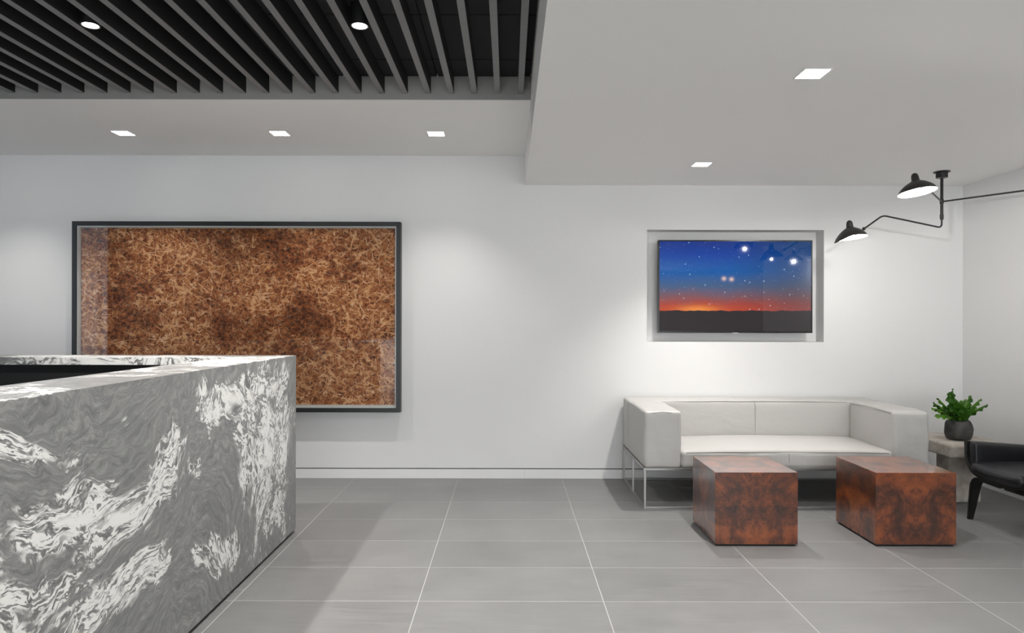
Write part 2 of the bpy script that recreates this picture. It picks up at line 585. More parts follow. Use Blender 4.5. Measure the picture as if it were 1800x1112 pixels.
def lathe(bm, prof, seg=40, close=False):
    rings = []
    for r_, z in prof:
        if r_ < 1e-6:
            rings.append([bm.verts.new((0, 0, z))])
        else:
            rings.append([bm.verts.new((r_ * math.cos(2 * PI * k / seg), r_ * math.sin(2 * PI * k / seg), z)) for k in range(seg)])
    pairs = list(zip(rings[:-1], rings[1:]))
    if close: pairs.append((rings[-1], rings[0]))
    for a, b in pairs:
        for k in range(seg):
            k2 = (k + 1) % seg
            if len(a) == 1 and len(b) == 1: continue
            if len(a) == 1: bm.faces.new((a[0], b[k2], b[k]))
            elif len(b) == 1: bm.faces.new((a[k], a[k2], b[0]))
            else: bm.faces.new((a[k], a[k2], b[k2], b[k]))
    bmesh.ops.recalc_face_normals(bm, faces=bm.faces)
    return bm

def xform(bm, mtx):
    bmesh.ops.transform(bm, matrix=mtx, verts=bm.verts)
    return bm

def light(name, typ, loc, energy, parent, col=WARM, size=0.03, angle=120, blend=0.6, rot=(0, 0, 0)):
    d = bpy.data.lights.new(name, typ)
    d.energy = energy
    d.color = col
    d.shadow_soft_size = size
    if typ == 'SPOT':
        d.spot_size = R(angle)
        d.spot_blend = blend
    o = bpy.data.objects.new(name, d)
    C.objects.link(o)
    o.parent = parent
    o.location = Vector(loc) - wloc(parent)
    o.rotation_euler = rot
    return o

# ------------------------------------------------------------------ dimensions of the room (metres)
YW = 5.683            # picture wall
XR = 3.780            # wall on the right
XL = -4.90            # wall on the left, outside the view
XS = 0.135            # edge of the lowered ceiling
ZR = 2.441            # lowered ceiling
ZS = 2.683            # soffit above the picture
YS = 4.244            # front edge of that soffit
ZB = 2.824            # black ceiling above the slats
ZSL = 2.718           # underside of the slats
YB = -4.0             # far end of the lobby behind the camera

# ------------------------------------------------------------------ floor
tag(obj('floor', bx(XL - 0.16, 6.5, YB, YW + 0.2, -0.15, -0.0004), 'grout'), 'pale grout bed of the grey tiled floor', kind='structure')
floor = bpy.data.objects['floor']
TW, TD = 0.862, 0.440
xs = [-0.4168 + TW * k for k in range(-6, 7)]
ys = [4.9415 + TD * k for k in range(-10, 3)]
tile_cache = {}
for i in range(len(xs) - 1):
    for j in range(len(ys) - 1):
        x0, x1 = max(xs[i], XL), min(xs[i + 1], XR)
        y0, y1 = ys[j], min(ys[j + 1], YW)
        if x1 - x0 < 0.03 or y1 - y0 < 0.03: continue
        g = 0.0023
        key = (round(x1 - x0, 3), round(y1 - y0, 3))
        cx, cy = (x0 + x1) / 2, (y0 + y1) / 2
        if key in tile_cache:
            o = tile_cache[key].copy()
            C.objects.link(o)
            o.parent = floor
            o.location = Vector((cx, cy, -0.0012)) - floor.location
        else:
            o = obj('floor_tile', bx(x0 + g, x1 - g, y0 + g, y1 - g, -0.0012, 0.0), 'tile', floor)
            tile_cache[key] = o
obj('floor_paving', bx(XL, 6.5, YB, ys[0] - 0.003, -0.0012, 0.0), 'tile', floor)

# ------------------------------------------------------------------ walls
# wall behind the picture, with the television niche
NX0, NX1, NZ0, NZ1, ND = 1.151, 2.624, 1.139, 2.072, 0.15
Z0W = 0.086
bm = bmesh.new()
WT = 0.24
box(bm, XL - 0.2, NX0, YW, YW + WT, Z0W, 3.0)
box(bm, NX1, XR + 0.2, YW, YW + WT, Z0W, 3.0)
box(bm, NX0, NX1, YW, YW + WT, Z0W, NZ0)
box(bm, NX0, NX1, YW, YW + WT, NZ1, 3.0)
box(bm, NX0, NX1, YW + ND, YW + WT, NZ0, NZ1)
tag(obj('wall_back', bm, 'wall'), 'white painted wall with a recessed television niche', kind='structure')
tag(obj('trim_1', bx(XL - 0.2, XR + 0.2, YW + 0.012, YW + 0.05, -0.006, Z0W), 'reveal'), 'dark recessed shadow gap above the baseboard', kind='structure')
tag(obj('baseboard_back', bx(XL, XS, YW - 0.001, YW + 0.012, 0.0, 0.076), 'baseboard'), 'flush white baseboard under the framed picture', kind='structure')
tag(obj('baseboard_back_sofa', bx(XS + 0.001, XR, YW + 0.001, YW + 0.012, 0.0, 0.076), 'baseboard'), 'flush white baseboard behind the sofa', kind='structure')
tag(obj('wall_right', bx(XR, XR + 0.16, 1.26, YW, Z0W, 2.6), 'wall'), 'white side wall beside the armchair', kind='structure')
tag(obj('baseboard_right', bx(XR + 0.002, XR + 0.16, 1.26, YW, 0.0, 0.076), 'baseboard'), 'flush white baseboard beside the armchair', kind='structure')
tag(obj('trim_2', bx(XR + 0.012, XR + 0.15, 1.27, YW, 0.0, Z0W), 'reveal'), 'dark shadow gap on the side wall', kind='structure')
tag(obj('wall_left', bx(XL - 0.16, XL, 4.6, YW, 0.0, 3.0), 'wall'), 'white side wall left of the framed picture', kind='structure')
w2 = tag(thing('window_2', (XL - 0.08, 3.75, 0)), 'tinted side window left of the reception desk', kind='structure')
for ya in (2.68, 4.54):
    obj('mullion', bx(XL - 0.09, XL - 0.04, ya, ya + 0.06, 0.0, 2.83), 'black_metal', w2)
obj('pane', bx(XL - 0.08, XL - 0.07, 2.742, 4.538, 0.0, 2.83), 'tinted_glass', w2)
# rest of the lobby behind the camera: charcoal walls and an added window for fill daylight
tag(obj('wall_far_left', bx(XL - 0.07, XL, YB, 2.68, -0.1, 3.0), 'dark_wall'), 'charcoal side wall beyond the tinted window', kind='structure')
tag(obj('wall_far_right', bx(6.5, 6.6, YB, YW + 0.2, -0.1, 3.0), 'dark_wall'), 'charcoal wall of the adjoining corridor', kind='structure')
bm = bmesh.new()
WX0, WX1 = -2.1, 3.2
tag(obj('wall_front_left', bx(XL - 0.16, WX0, YB - 0.15, YB, -0.1, 3.0), 'dark_wall'), 'charcoal wall beside the added fill window', kind='structure')
box(bm, WX1, 6.6, YB - 0.15, YB, -0.1, 3.0)
box(bm, WX0, WX1, YB - 0.15, YB, 2.40, 3.0)
tag(obj('wall_front', bm, 'wall'), 'white wall around the added fill window', kind='structure')
w1 = tag(thing('window_fill', (0.3, YB - 0.08, 0)), 'wide unseen window with black mullions, added to let in fill daylight', kind='structure')
for k in range(5):
    xx = WX0 + (WX1 - WX0) * k / 4
    obj('mullion', bx(xx - 0.03, xx + 0.03, YB - 0.12, YB - 0.04, 0.0, 2.4), 'black_metal', w1)
for k in range(4):
    xa = WX0 + (WX1 - WX0) * k / 4 + 0.032
    xb = WX0 + (WX1 - WX0) * (k + 1) / 4 - 0.032
    obj('pane', bx(xa, xb, YB - 0.085, YB - 0.075, 0.0, 2.4), 'glass', w1)

# ------------------------------------------------------------------ ceilings
tag(obj('ceiling_lowered', bx(XS, 6.6, YB, YW, ZR, 3.0), 'ceiling_paint'), 'white lowered ceiling above the sofa', kind='structure')
sof = tag(obj('ceiling_soffit', bx(XL - 0.16, XS, YS + 0.012, YW, ZS, 3.0), 'ceiling_paint'), 'white soffit above the framed picture', kind='structure')
tag(obj('trim_3', bx(XL - 0.16, XS - 0.001, YS, YS + 0.012, ZS + 0.001, ZB), 'beam'), 'grey fascia where the slats end', kind='structure')
ceil = tag(obj('ceiling', bx(XL - 0.16, XS, YB, YS, ZB + 0.02, 3.0), 'black_grid'), 'black ceiling above the grey slats', kind='structure')
# black panels laid in a grid above the slats
PW = 0.58
px = [XS - PW * k for k in range(0, 10)]
py = [3.967 + PW * k for k in range(-6, 1)] + [YS]
cache = {}
for i in range(len(px) - 1):
    for j in range(len(py) - 1):
        x1, x0 = px[i] - 0.004, px[i + 1] + 0.004
        y0, y1 = py[j] + 0.005, py[j + 1] - 0.005
        key = round(y1 - y0, 3)
        if key in cache:
            o = cache[key].copy()
            C.objects.link(o)
            o.parent = ceil
            o.location = Vector(((x0 + x1) / 2, (y0 + y1) / 2, ZB)) - ceil.location
        else:
            o = obj('ceiling_panel', bx(x0, x1, y0, y1, ZB, ZB + 0.02), 'black_panel', ceil)
            cache[key] = o
# slats
SP, ST, SX = 0.14355, 0.0345, 0.0884
first = None
for k in range(35):
    xr = SX - SP * k
    if first is None:
        first = obj('slat', bx(xr - ST, xr, 0.3, YS - 0.001, ZSL + 0.003, ZB - 0.001), 'slat_side_shade', ceil)
        strip = obj('lit_underside', bx(xr - ST, xr, 0.3, YS - 0.001, ZSL, ZSL + 0.003), 'slat', first)  # underside kept grey as the lit face; the body carries the painted shade
        base_loc = first.location.copy()
    else:
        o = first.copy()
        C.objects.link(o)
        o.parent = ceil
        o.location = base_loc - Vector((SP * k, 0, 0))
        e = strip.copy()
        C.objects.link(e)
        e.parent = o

# ------------------------------------------------------------------ recessed downlights
def square_light(x, y, z, label, energy, group, angle, s=0.057):
    t = thing('recessed_downlight', (x, y, z), label, 'light', group)
    bm = bmesh.new()
    tr = 0.006
    for a in ((x - s - tr, x - s, y - s - tr, y + s + tr), (x + s, x + s + tr, y - s - tr, y + s + tr),
              (x - s, x + s, y - s - tr, y - s), (x - s, x + s, y + s, y + s + tr)):
        box(bm, a[0], a[1], a[2], a[3], z - 0.003, z)
    obj('trim_ring', bm, 'trim_white', t)
    obj('lens', bx(x - s, x + s, y - s, y + s, z - 0.0025, z - 0.0005), 'lens', t)
    light('downlight_lamp', 'SPOT', (x, y, z - 0.02), energy, t, angle=angle, blend=1.0, size=0.012)
    return t

GS = 'square downlights in the picture-wall soffit'
square_light(-2.833, 5.014, ZS, 'square recessed downlight in the soffit above the left end of the picture', SPOT_SOFFIT, GS, 104)
square_light(-1.684, 5.014, ZS, 'square recessed downlight in the soffit above the middle of the picture', SPOT_SOFFIT, GS, 104)
square_light(-0.535, 5.014, ZS, 'square recessed downlight in the soffit nearest the lowered ceiling', SPOT_SOFFIT, GS, 104)
square_light(-3.982, 5.014, ZS, 'square recessed downlight in the soffit beyond the left end of the picture', SPOT_SOFFIT, GS, 104)
GR = 'square downlights in the lowered ceiling'
square_light(1.39, 4.925, ZR, 'smaller square downlight in the lowered ceiling near the television wall', SPOT_RIGHT * 0.68, GR, 92)
square_light(1.39, 3.126, ZR, 'larger square downlight in the lowered ceiling, far out from the television wall', SPOT_RIGHT, GR, 98)
square_light(1.39, 1.327, ZR, 'square downlight in the lowered ceiling out of the picture', SPOT_RIGHT, GR, 98)
square_light(1.39, -0.472, ZR, 'square downlight in the lowered ceiling behind the viewpoint', SPOT_RIGHT, GR, 98)

def round_light(x, y, label):
    t = thing('cylinder_downlight', (x, y, ZSL), label, 'light', 'round downlights between the slats')
    bm = bmesh.new()
    lathe(bm, [(0.0, ZB - 0.002), (0.044, ZB - 0.002), (0.044, ZSL), (0.037, ZSL), (0.037, ZSL + 0.01), (0.0, ZSL + 0.01)], 28)
    obj('housing', xform(bm, Matrix.Translation((x, y, 0))), 'black_metal', t, smooth=True)
    bm = bmesh.new()
    lathe(bm, [(0.0, ZSL + 0.009), (0.036, ZSL + 0.009), (0.034, ZSL + 0.002), (0.02, ZSL - 0.003), (0.0, ZSL - 0.005)], 28)
    obj('lens', xform(bm, Matrix.Translation((x, y, 0))), 'lens', t, smooth=True)
    light('downlight_lamp', 'SPOT', (x, y, ZSL - 0.025), SPOT_SLAT, t, angle=104, blend=1.0, size=0.03)
round_light(-0.718, 3.277, 'round downlight between the dark slats, nearer the lowered ceiling')
round_light(-0.718 - 9 * SP, 3.277, 'round downlight between the dark slats, near the left edge')
round_light(-0.718, 1.2, 'round downlight between the dark slats behind the viewpoint')
round_light(-0.718 - 9 * SP, 1.2, 'round downlight between the dark slats above the desk')

# ------------------------------------------------------------------ reception desk
DX, DY, DZ = -1.318, 4.235, 1.092      # outer corner and height
LW, TH = 0.315, 0.043
DXL, DYN = -3.75, 0.9
desk = thing('reception_desk', (-2.2, 3.0, 0), 'grey and white swirled marble reception desk with a thick ledge', 'desk')
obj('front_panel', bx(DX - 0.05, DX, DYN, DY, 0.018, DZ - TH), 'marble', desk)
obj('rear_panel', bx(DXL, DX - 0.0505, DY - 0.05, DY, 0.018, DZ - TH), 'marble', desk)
bm = bmesh.new()
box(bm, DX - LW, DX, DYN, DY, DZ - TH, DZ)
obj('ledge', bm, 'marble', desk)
bm = bmesh.new()
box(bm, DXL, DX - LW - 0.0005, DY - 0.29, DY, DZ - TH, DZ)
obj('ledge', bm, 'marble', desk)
obj('inner_panel', bx(DXL, DX - 0.06, DY - 0.27, DY - 0.052, 0.02, DZ - TH - 0.0005), 'black_lacquer', desk)
obj('inner_panel', bx(DX - LW + 0.03, DX - 0.052, DYN, DY - 0.275, 0.02, DZ - TH - 0.0005), 'black_lacquer', desk)
obj('work_surface', bx(DXL, DX - LW - 0.005, DY - 0.95, DY - 0.275, 0.70, 0.735), 'black_lacquer', desk)
bm = bmesh.new()
box(bm, DX - 0.2, DX - 0.014, DYN + 0.01, DY - 0.014, 0.0, 0.0195)
box(bm, DXL + 0.01, DX - 0.2, DY - 0.2, DY - 0.014, 0.0, 0.0195)
obj('plinth', bm, 'black_lacquer', desk)

# ------------------------------------------------------------------ framed photograph
FX0, FX1, FZ0, FZ1 = -3.592, -0.889, 0.556, 2.123
FB, FD = 0.036, 0.072
fy0, fy1 = YW - FD, YW - 0.002
pic = thing('framed_photograph', ((FX0 + FX1) / 2, YW - 0.01, FZ0), 'large framed photograph of tangled rust-brown dry brush in a charcoal frame', 'picture')
obj('frame_rail', bx(FX0, FX1, fy0, fy1, FZ1 - FB, FZ1, bev=0.0015, seg=1), 'frame', pic)
obj('frame_rail', bx(FX0, FX1, fy0, fy1, FZ0, FZ0 + FB, bev=0.0015, seg=1), 'frame', pic)
obj('frame_rail', bx(FX0, FX0 + FB, fy0, fy1, FZ0 + FB, FZ1 - FB, bev=0.0015, seg=1), 'frame', pic)
obj('frame_rail', bx(FX1 - FB, FX1, fy0, fy1, FZ0 + FB, FZ1 - FB, bev=0.0015, seg=1), 'frame', pic)
ix0, ix1, iz0, iz1 = FX0 + FB, FX1 - FB, FZ0 + FB, FZ1 - FB
sb = 0.010
ya, yb = fy0 + 0.012, fy0 + 0.050
obj('spacer', bx(ix0, ix1, ya, yb, iz1 - sb, iz1), 'spacer', pic)
obj('spacer', bx(ix0, ix1, ya, yb, iz0, iz0 + sb), 'spacer', pic)
obj('spacer', bx(ix0, ix0 + sb, ya, yb, iz0 + sb, iz1 - sb), 'spacer', pic)
obj('spacer', bx(ix1 - sb, ix1, ya, yb, iz0 + sb, iz1 - sb), 'spacer', pic)
obj('mount_board', bx(ix0, ix1, yb + 0.001, yb + 0.006, iz0, iz1), 'spacer', pic)
tag(obj('print', bx(ix0 + sb + 0.004, ix1 - sb - 0.004, yb - 0.006, yb + 0.0008, iz0 + sb + 0.012, iz1 - sb - 0.004), 'art', pic), 'print of tangled rust-brown dry brush')
obj('glass_pane', bx(ix0, ix1, fy0 + 0.007, fy0 + 0.010, iz0, iz1), 'glass', pic)

# ------------------------------------------------------------------ television in its niche
TX0, TX1, TZ0, TZ1 = 1.249, 2.537, 1.2145, 1.989
ty = 5.700
tv = thing('television', ((TX0 + TX1) / 2, ty + 0.05, TZ0), 'flat television showing a starry dusk sky, hung in the wall niche', 'television')
obj('housing', bx(TX0, TX1, ty + 0.004, ty + 0.05, TZ0, TZ1, bev=0.004), 'bezel', tv)
bz = 0.011
obj('bezel_edge', bx(TX0, TX1, ty, ty + 0.0045, TZ1 - bz, TZ1), 'bezel', tv)
obj('bezel_edge', bx(TX0, TX1, ty, ty + 0.0045, TZ0, TZ0 + bz + 0.004), 'bezel', tv)
obj('bezel_edge', bx(TX0, TX0 + bz, ty, ty + 0.0045, TZ0 + bz + 0.004, TZ1 - bz), 'bezel', tv)
obj('bezel_edge', bx(TX1 - bz, TX1, ty, ty + 0.0045, TZ0 + bz + 0.004, TZ1 - bz), 'bezel', tv)
sw, sh = TX1 - TX0 - 2 * bz, TZ1 - TZ0 - 2 * bz - 0.004
tag(obj('screen', bx(TX0 + bz, TX1 - bz, ty + 0.002, ty + 0.004, TZ0 + bz + 0.004, TZ1 - bz), screen_mat(sw, sh), tv,
        origin=((TX0 + TX1) / 2, ty, TZ0 + bz + 0.004 + sh / 2)), 'glossy screen with stars, blue dusk and a red horizon')
obj('logo_strip', bx(1.868, 1.918, ty - 0.001, ty, TZ0 - 0.004, TZ0 + 0.003), 'logo', tv)
obj('wall_mount', bx(1.7, 2.1, ty + 0.05, YW + ND, 1.45, 1.75), 'black_metal', tv)

# ------------------------------------------------------------------ sofa
sofa = thing('sofa', (1.948, 5.2, 0), 'low off-white leather sofa on a thin steel frame below the television', 'sofa')
sx0, sx1, sy0, sy1 = 0.950, 2.945, 4.77, 5.655
obj('backrest', rbox(sx0, sx1, 5.40, sy1, 0.282, 0.683, 0.022, n=14, bulge=(0.004, 0.012, 0.004), wr=0.004), 'sofa_leather', sofa, smooth=True)
arm_l = obj('armrest', rbox(sx0, sx0 + 0.257, sy0, 5.390, 0.284, 0.681, 0.018, n=12, bulge=(0.008, 0.010, 0.008), wr=0.006, seed=3), 'sofa_leather', sofa, smooth=True)
arm_r = obj('armrest', rbox(sx1 - 0.253, sx1, sy0, 5.390, 0.284, 0.681, 0.026, n=12, bulge=(0.012, 0.012, 0.008), wr=0.006, seed=8), 'sofa_leather', sofa, smooth=True)
seat = obj('seat_cushion', rbox(sx0 + 0.259, sx1 - 0.255, sy0 - 0.006, 5.398, 0.286, 0.402, 0.026, n=16, bulge=(0.0, 0.008, 0.038), wr=0.004, seed=5), 'sofa_leather', sofa, smooth=True)
back = [c for c in sofa.children if c.name.startswith('backrest')][0]
# seams: middle of the back and of the seat, and along the cushion edges
def seam(parent, pts, r=0.0022):
    obj('seam', tube(bmesh.new(), pts, r, 6), 'seam', parent, smooth=True)
seam(back, [(1.948, 5.3905, 0.41), (1.948, 5.3880, 0.47), (1.948, 5.3880, 0.55), (1.948, 5.3895, 0.64), (1.948, 5.397, 0.672)])
seam(seat, [(1.957, 4.7600, 0.305), (1.957, 4.7555, 0.345), (1.957, 4.7600, 0.388)])
seam(seat, [(1.24, 4.768, 0.391), (1.5, 4.764, 0.396), (1.957, 4.762, 0.398), (2.4, 4.764, 0.396), (2.66, 4.768, 0.391)], 0.003)
seam(back, [(1.22, 5.402, 0.672), (1.6, 5.400, 0.677), (1.948, 5.399, 0.678), (2.3, 5.400, 0.677), (2.68, 5.402, 0.672)], 0.0025)
seam(arm_l, [(0.968, 4.776, 0.664), (1.08, 4.764, 0.676), (1.19, 4.776, 0.664)], 0.0025)
seam(arm_l, [(0.952, 4.80, 0.668), (0.949, 5.1, 0.674), (0.952, 5.38, 0.668)], 0.0025)
seam(arm_r, [(2.690, 4.80, 0.668), (2.686, 5.1, 0.676), (2.690, 5.38, 0.668)], 0.0025)
# thin square steel frame
s = 0.007
fx0, fx1, fy_0, fy_1 = sx0 + 0.006, sx1 - 0.012, sy0 + 0.006, sy1 - 0.012
def bar(name, *a):
    return obj(name, bx(*a, bev=0.0012, seg=1), 'steel', sofa)
for xx in (fx0, fx1):
    for yy in (fy_0, 5.23, fy_1):
        bar('leg', xx - s, xx + s, yy - s, yy + s, 0.014, 0.272)
    bar('floor_rail', xx - s, xx + s, fy_0 - s, fy_1 + s, 0.0, 0.014)
    bar('seat_rail', xx - s, xx + s, fy_0 - s, fy_1 + s, 0.268, 0.283)
for yy in (fy_0, fy_1):
    bar('floor_rail', fx0 + s, fx1 - s, yy - s, yy + s, 0.0, 0.014)
    bar('seat_rail', fx0 + s, fx1 - s, yy - s, yy + s, 0.268, 0.283)

# ------------------------------------------------------------------ burl cubes
def cube_table(x0, x1, y0, y1, h, mat, label):
    t = thing('burl_cube_table', ((x0 + x1) / 2, (y0 + y1) / 2, 0), label, 'table', 'burl wood cube tables')
    cx, cy = (x0 + x1) / 2, (y0 + y1) / 2
    obj('body', bx(x0, x1, y0, y1, 0.012, h, bev=0.0015, seg=1), mat, t, origin=(cx, cy, 0.012))
    obj('plinth', bx(x0 + 0.012, x1 - 0.012, y0 + 0.012, y1 - 0.012, 0.0, 0.0125), 'black_lacquer', t)
cube_table(1.204, 1.684, 3.969, 4.451, 0.430, 'burl_a', 'glossy burl wood cube table in front of the middle of the sofa')
cube_table(2.137, 2.606, 3.969, 4.451, 0.430, 'burl_b', 'glossy burl wood cube table nearest the black armchair')

# ------------------------------------------------------------------ stone side table
def rough(a, sc):
    def fn(v):
        v.co += Vector((mnoise.noise(v.co * sc), mnoise.noise(v.co * sc + Vector((9, 0, 0))), mnoise.noise(v.co * sc + Vector((0, 9, 0))) * 0.4)) * a
    return fn
st = thing('stone_side_table', (3.316, 5.03, 0), 'pale stone side table with a chunky slab top beside the sofa', 'table')
obj('slab_top', rbox(3.08, 3.55, 4.75, 5.32, 0.358, 0.449, 0.014, n=10, fn=rough(0.006, 7)), 'stone', st, smooth=True)
obj('pedestal', rbox(3.195, 3.433, 4.955, 5.10, 0.0, 0.3595, 0.008, n=8, fn=rough(0.004, 6)), 'stone', st, smooth=True)

# ------------------------------------------------------------------ potted plant
PX, PY, PZ = 3.287, 4.985, 0.4495
plant = thing('potted_plant', (PX, PY, PZ), 'leafy green plant in a dark clay pot on the stone side table', 'plant')
bm = bmesh.new()
lathe(bm, [(0.0, 0.002), (0.070, 0.002), (0.090, 0.012), (0.103, 0.045), (0.104, 0.085), (0.099, 0.118), (0.086, 0.140), (0.072, 0.147),
           (0.064, 0.146), (0.060, 0.136), (0.060, 0.115), (0.0, 0.115)], 44)
for v in bm.verts:
    k = 1 + 0.055 * mnoise.noise(Vector((v.co.x * 11, v.co.y * 11, v.co.z * 16)))
    v.co.x *= k * 0.88; v.co.y *= k * 0.88
    if v.co.z > 0.11: v.co.z += 0.010 * mnoise.noise(Vector((v.co.x * 16, v.co.y * 16, 3)))
obj('pot', xform(bm, Matrix.Translation((PX, PY, PZ))), 'pot', plant, smooth=True)
bm = bmesh.new()
lathe(bm, [(0.0, 0.122), (0.045, 0.120), (0.054, 0.116)], 24)
obj('soil', xform(bm, Matrix.Translation((PX, PY, PZ))), 'soil', plant, smooth=True)

def leaf(az, lean, length, width, curl, r0=0.018, twist=0.0, seed=0):
    """one stiff lobed frond: wavy, notched margins either side of a pale midrib"""
    rnd = random.Random(seed)
    bm = bmesh.new()
    n = 30
    d = Vector((math.cos(az), math.sin(az), 0))
    side = Vector((-math.sin(az), math.cos(az), 0))
    pos = Vector((PX, PY, PZ + 0.118)) + d * r0
    ang = lean * 0.55
    rows, spine = [], []
    step = length / n
    for i in range(n + 1):
        t = i / n
        w = width * (0.16 + 0.84 * min(1, t / 0.42) ** 0.9) * max(0.03, (1 - max(0, (t - 0.62) / 0.38) ** 1.8))
        notch = 0.70 + 0.30 * abs(math.sin(t * PI * 5.5 + rnd.random() * 0.25))
        dirv = d * math.sin(ang) + Vector((0, 0, math.cos(ang)))
        nor = dirv.cross(side).normalized()
        sd = (side * math.cos(twist * t) + nor * math.sin(twist * t)).normalized()
        up = sd.cross(dirv).normalized()
        row = []
        for k in (-1, -0.55, 0, 0.55, 1):
            lift = abs(k) * w * 0.35 + (0.010 * math.sin(t * 26 + k * 2 + seed) * abs(k))
            row.append(bm.verts.new(pos + sd * (k * w * notch) + up * lift + dirv * (abs(k) * w * 0.55)))
        rows.append(row)
        spine.append(pos - up * 0.001)
        pos = pos + dirv * step
        ang += (lean * 0.75 + curl * t * 2) / n
    for i in range(n):
        for k in range(4):
            bm.faces.new((rows[i][k], rows[i][k + 1], rows[i + 1][k + 1], rows[i + 1][k]))
    bmesh.ops.solidify(bm, geom=list(bm.faces), thickness=0.0012)
    bmesh.ops.recalc_face_normals(bm, faces=bm.faces)
    lf = obj('leaf', bm, 'leaf', plant, smooth=True)
    m_ = len(spine)
    obj('midrib', tube(bmesh.new(), spine, [0.0042 * (1 - 0.75 * i / m_) for i in range(m_)], 6), 'leaf_rib', lf, smooth=True)

PWID = 1.6
LV = [  # azimuth, lean from upright, length, half width, curl
    (180, 62, 0.215, 0.026, 0.10), (196, 78, 0.215, 0.025, 0.15), (168, 50, 0.21, 0.027, 0.0), (212, 48, 0.19, 0.027, 0.2),
    (150, 34, 0.21, 0.026, 0.1), (240, 26, 0.185, 0.028, 0.3), (262, 36, 0.165, 0.029, 0.5), (110, 14, 0.225, 0.024, 0.1),
    (200, 10, 0.255, 0.022, 0.05), (300, 32, 0.170, 0.026, 0.4), (20, 24, 0.225, 0.025, 0.35), (352, 38, 0.225, 0.026, 0.1),
    (335, 52, 0.215, 0.024, 0.0), (40, 40, 0.21, 0.025, 0.1), (75, 30, 0.20, 0.025, 0.1), (8, 20, 0.17, 0.024, 0.2)]
for i, (az, lean, L_, w_, cu) in enumerate(LV):
    leaf(R(az), R(lean), L_ * 1.02, w_ * PWID, cu, twist=random.uniform(-0.5, 0.5), seed=i)

# ------------------------------------------------------------------ black armchair
ch = thing('armchair', (3.34, 4.21, 0), 'low black leather armchair with tapering bent wooden legs at the right edge', 'armchair')
AX0, AX1 = 3.0, 3.64
yc = 4.205
def ribbon(path, x0f, x1f, th, n=10):
    """bent sheet: path in (y, z), swept along x between two edge curves"""
    bm = bmesh.new()
    pts = fillet([(0, y, z) for y, z in path], 0.10, 8)
    rows = []
    for i, p in enumerate(pts):
        a = pts[max(0, i - 1)]; b = pts[min(len(pts) - 1, i + 1)]
        t_ = (b - a).normalized()
        nn = Vector((0, -t_.z, t_.y))
        f = i / (len(pts) - 1)
        row = []
        for k in range(n + 1):
            x = x0f(p) + (x1f(p) - x0f(p)) * k / n
            drop = -0.045 * (k / n) if p.z > 0.42 else 0.0
            row.append((Vector((x, p.y, p.z + drop)) + nn * th / 2, Vector((x, p.y, p.z + drop)) - nn * th / 2))
        rows.append(row)
    vt = [[bm.verts.new(c[0]) for c in r_] for r_ in rows]
    vb = [[bm.verts.new(c[1]) for c in r_] for r_ in rows]
    m_ = len(rows)
    for i in range(m_ - 1):
        for k in range(n):
            bm.faces.new((vt[i][k], vt[i][k + 1], vt[i + 1][k + 1], vt[i + 1][k]))
            bm.faces.new((vb[i][k], vb[i + 1][k], vb[i + 1][k + 1], vb[i][k + 1]))
        bm.faces.new((vt[i][0], vt[i + 1][0], vb[i + 1][0], vb[i][0]))
        bm.faces.new((vt[i][n], vb[i][n], vb[i + 1][n], vt[i + 1][n]))
    for k in range(n):
        bm.faces.new((vt[0][k], vb[0][k], vb[0][k + 1], vt[0][k + 1]))
        bm.faces.new((vt[-1][k], vt[-1][k + 1], vb[-1][k + 1], vb[-1][k]))
    bmesh.ops.recalc_face_normals(bm, faces=bm.faces)
    return bm
shell_path = [(yc + 0.292, 0.526), (yc + 0.287, 0.400), (yc + 0.23, 0.335), (yc + 0.10, 0.310), (yc, 0.306), (yc - 0.10, 0.310), (yc - 0.23, 0.335), (yc - 0.287, 0.400), (yc - 0.292, 0.526)]
obj('shell', ribbon(shell_path, lambda p: AX0 + 0.01, lambda p: AX1, 0.024), 'chair_wood', ch, smooth=True)
def tilt_back(v):
    v.co.x += (v.co.z - 0.40) * 0.22
obj('back_shell', rbox(3.60, 3.63, yc - 0.28, yc + 0.28, 0.33, 0.70, 0.012, n=8, fn=tilt_back), 'chair_wood', ch, smooth=True)
obj('back_cushion', rbox(3.52, 3.60, yc - 0.26, yc + 0.26, 0.40, 0.72, 0.03, n=8, bulge=(0.015, 0, 0.01), fn=tilt_back), 'black_leather', ch, smooth=True)
def arm_drop(v):
    v.co.z -= 0.045 * (v.co.x - AX0) / (AX1 - AX0)
for sgn in (1, -1):
    y_a, y_b = sorted((yc + sgn * 0.276, yc + sgn * 0.215))
    obj('arm_pad', rbox(AX0 + 0.02, 3.55, y_a, y_b, 0.36, 0.532, 0.018, n=8, bulge=(0, 0.006, 0.003), wr=0.002, fn=arm_drop), 'black_leather', ch, smooth=True)
def smile(v):
    v.co.z += 0.28 * (v.co.y - yc) ** 2
    v.co.z += 0.012 * (v.co.x - 3.25) if v.co.x < 3.25 else 0
obj('seat_cushion', rbox(AX0 - 0.008, 3.53, yc - 0.214, yc + 0.225, 0.322, 0.395, 0.03, n=10, bulge=(0.006, 0, 0.010), wr=0.002, fn=smile), 'black_leather', ch, smooth=True)
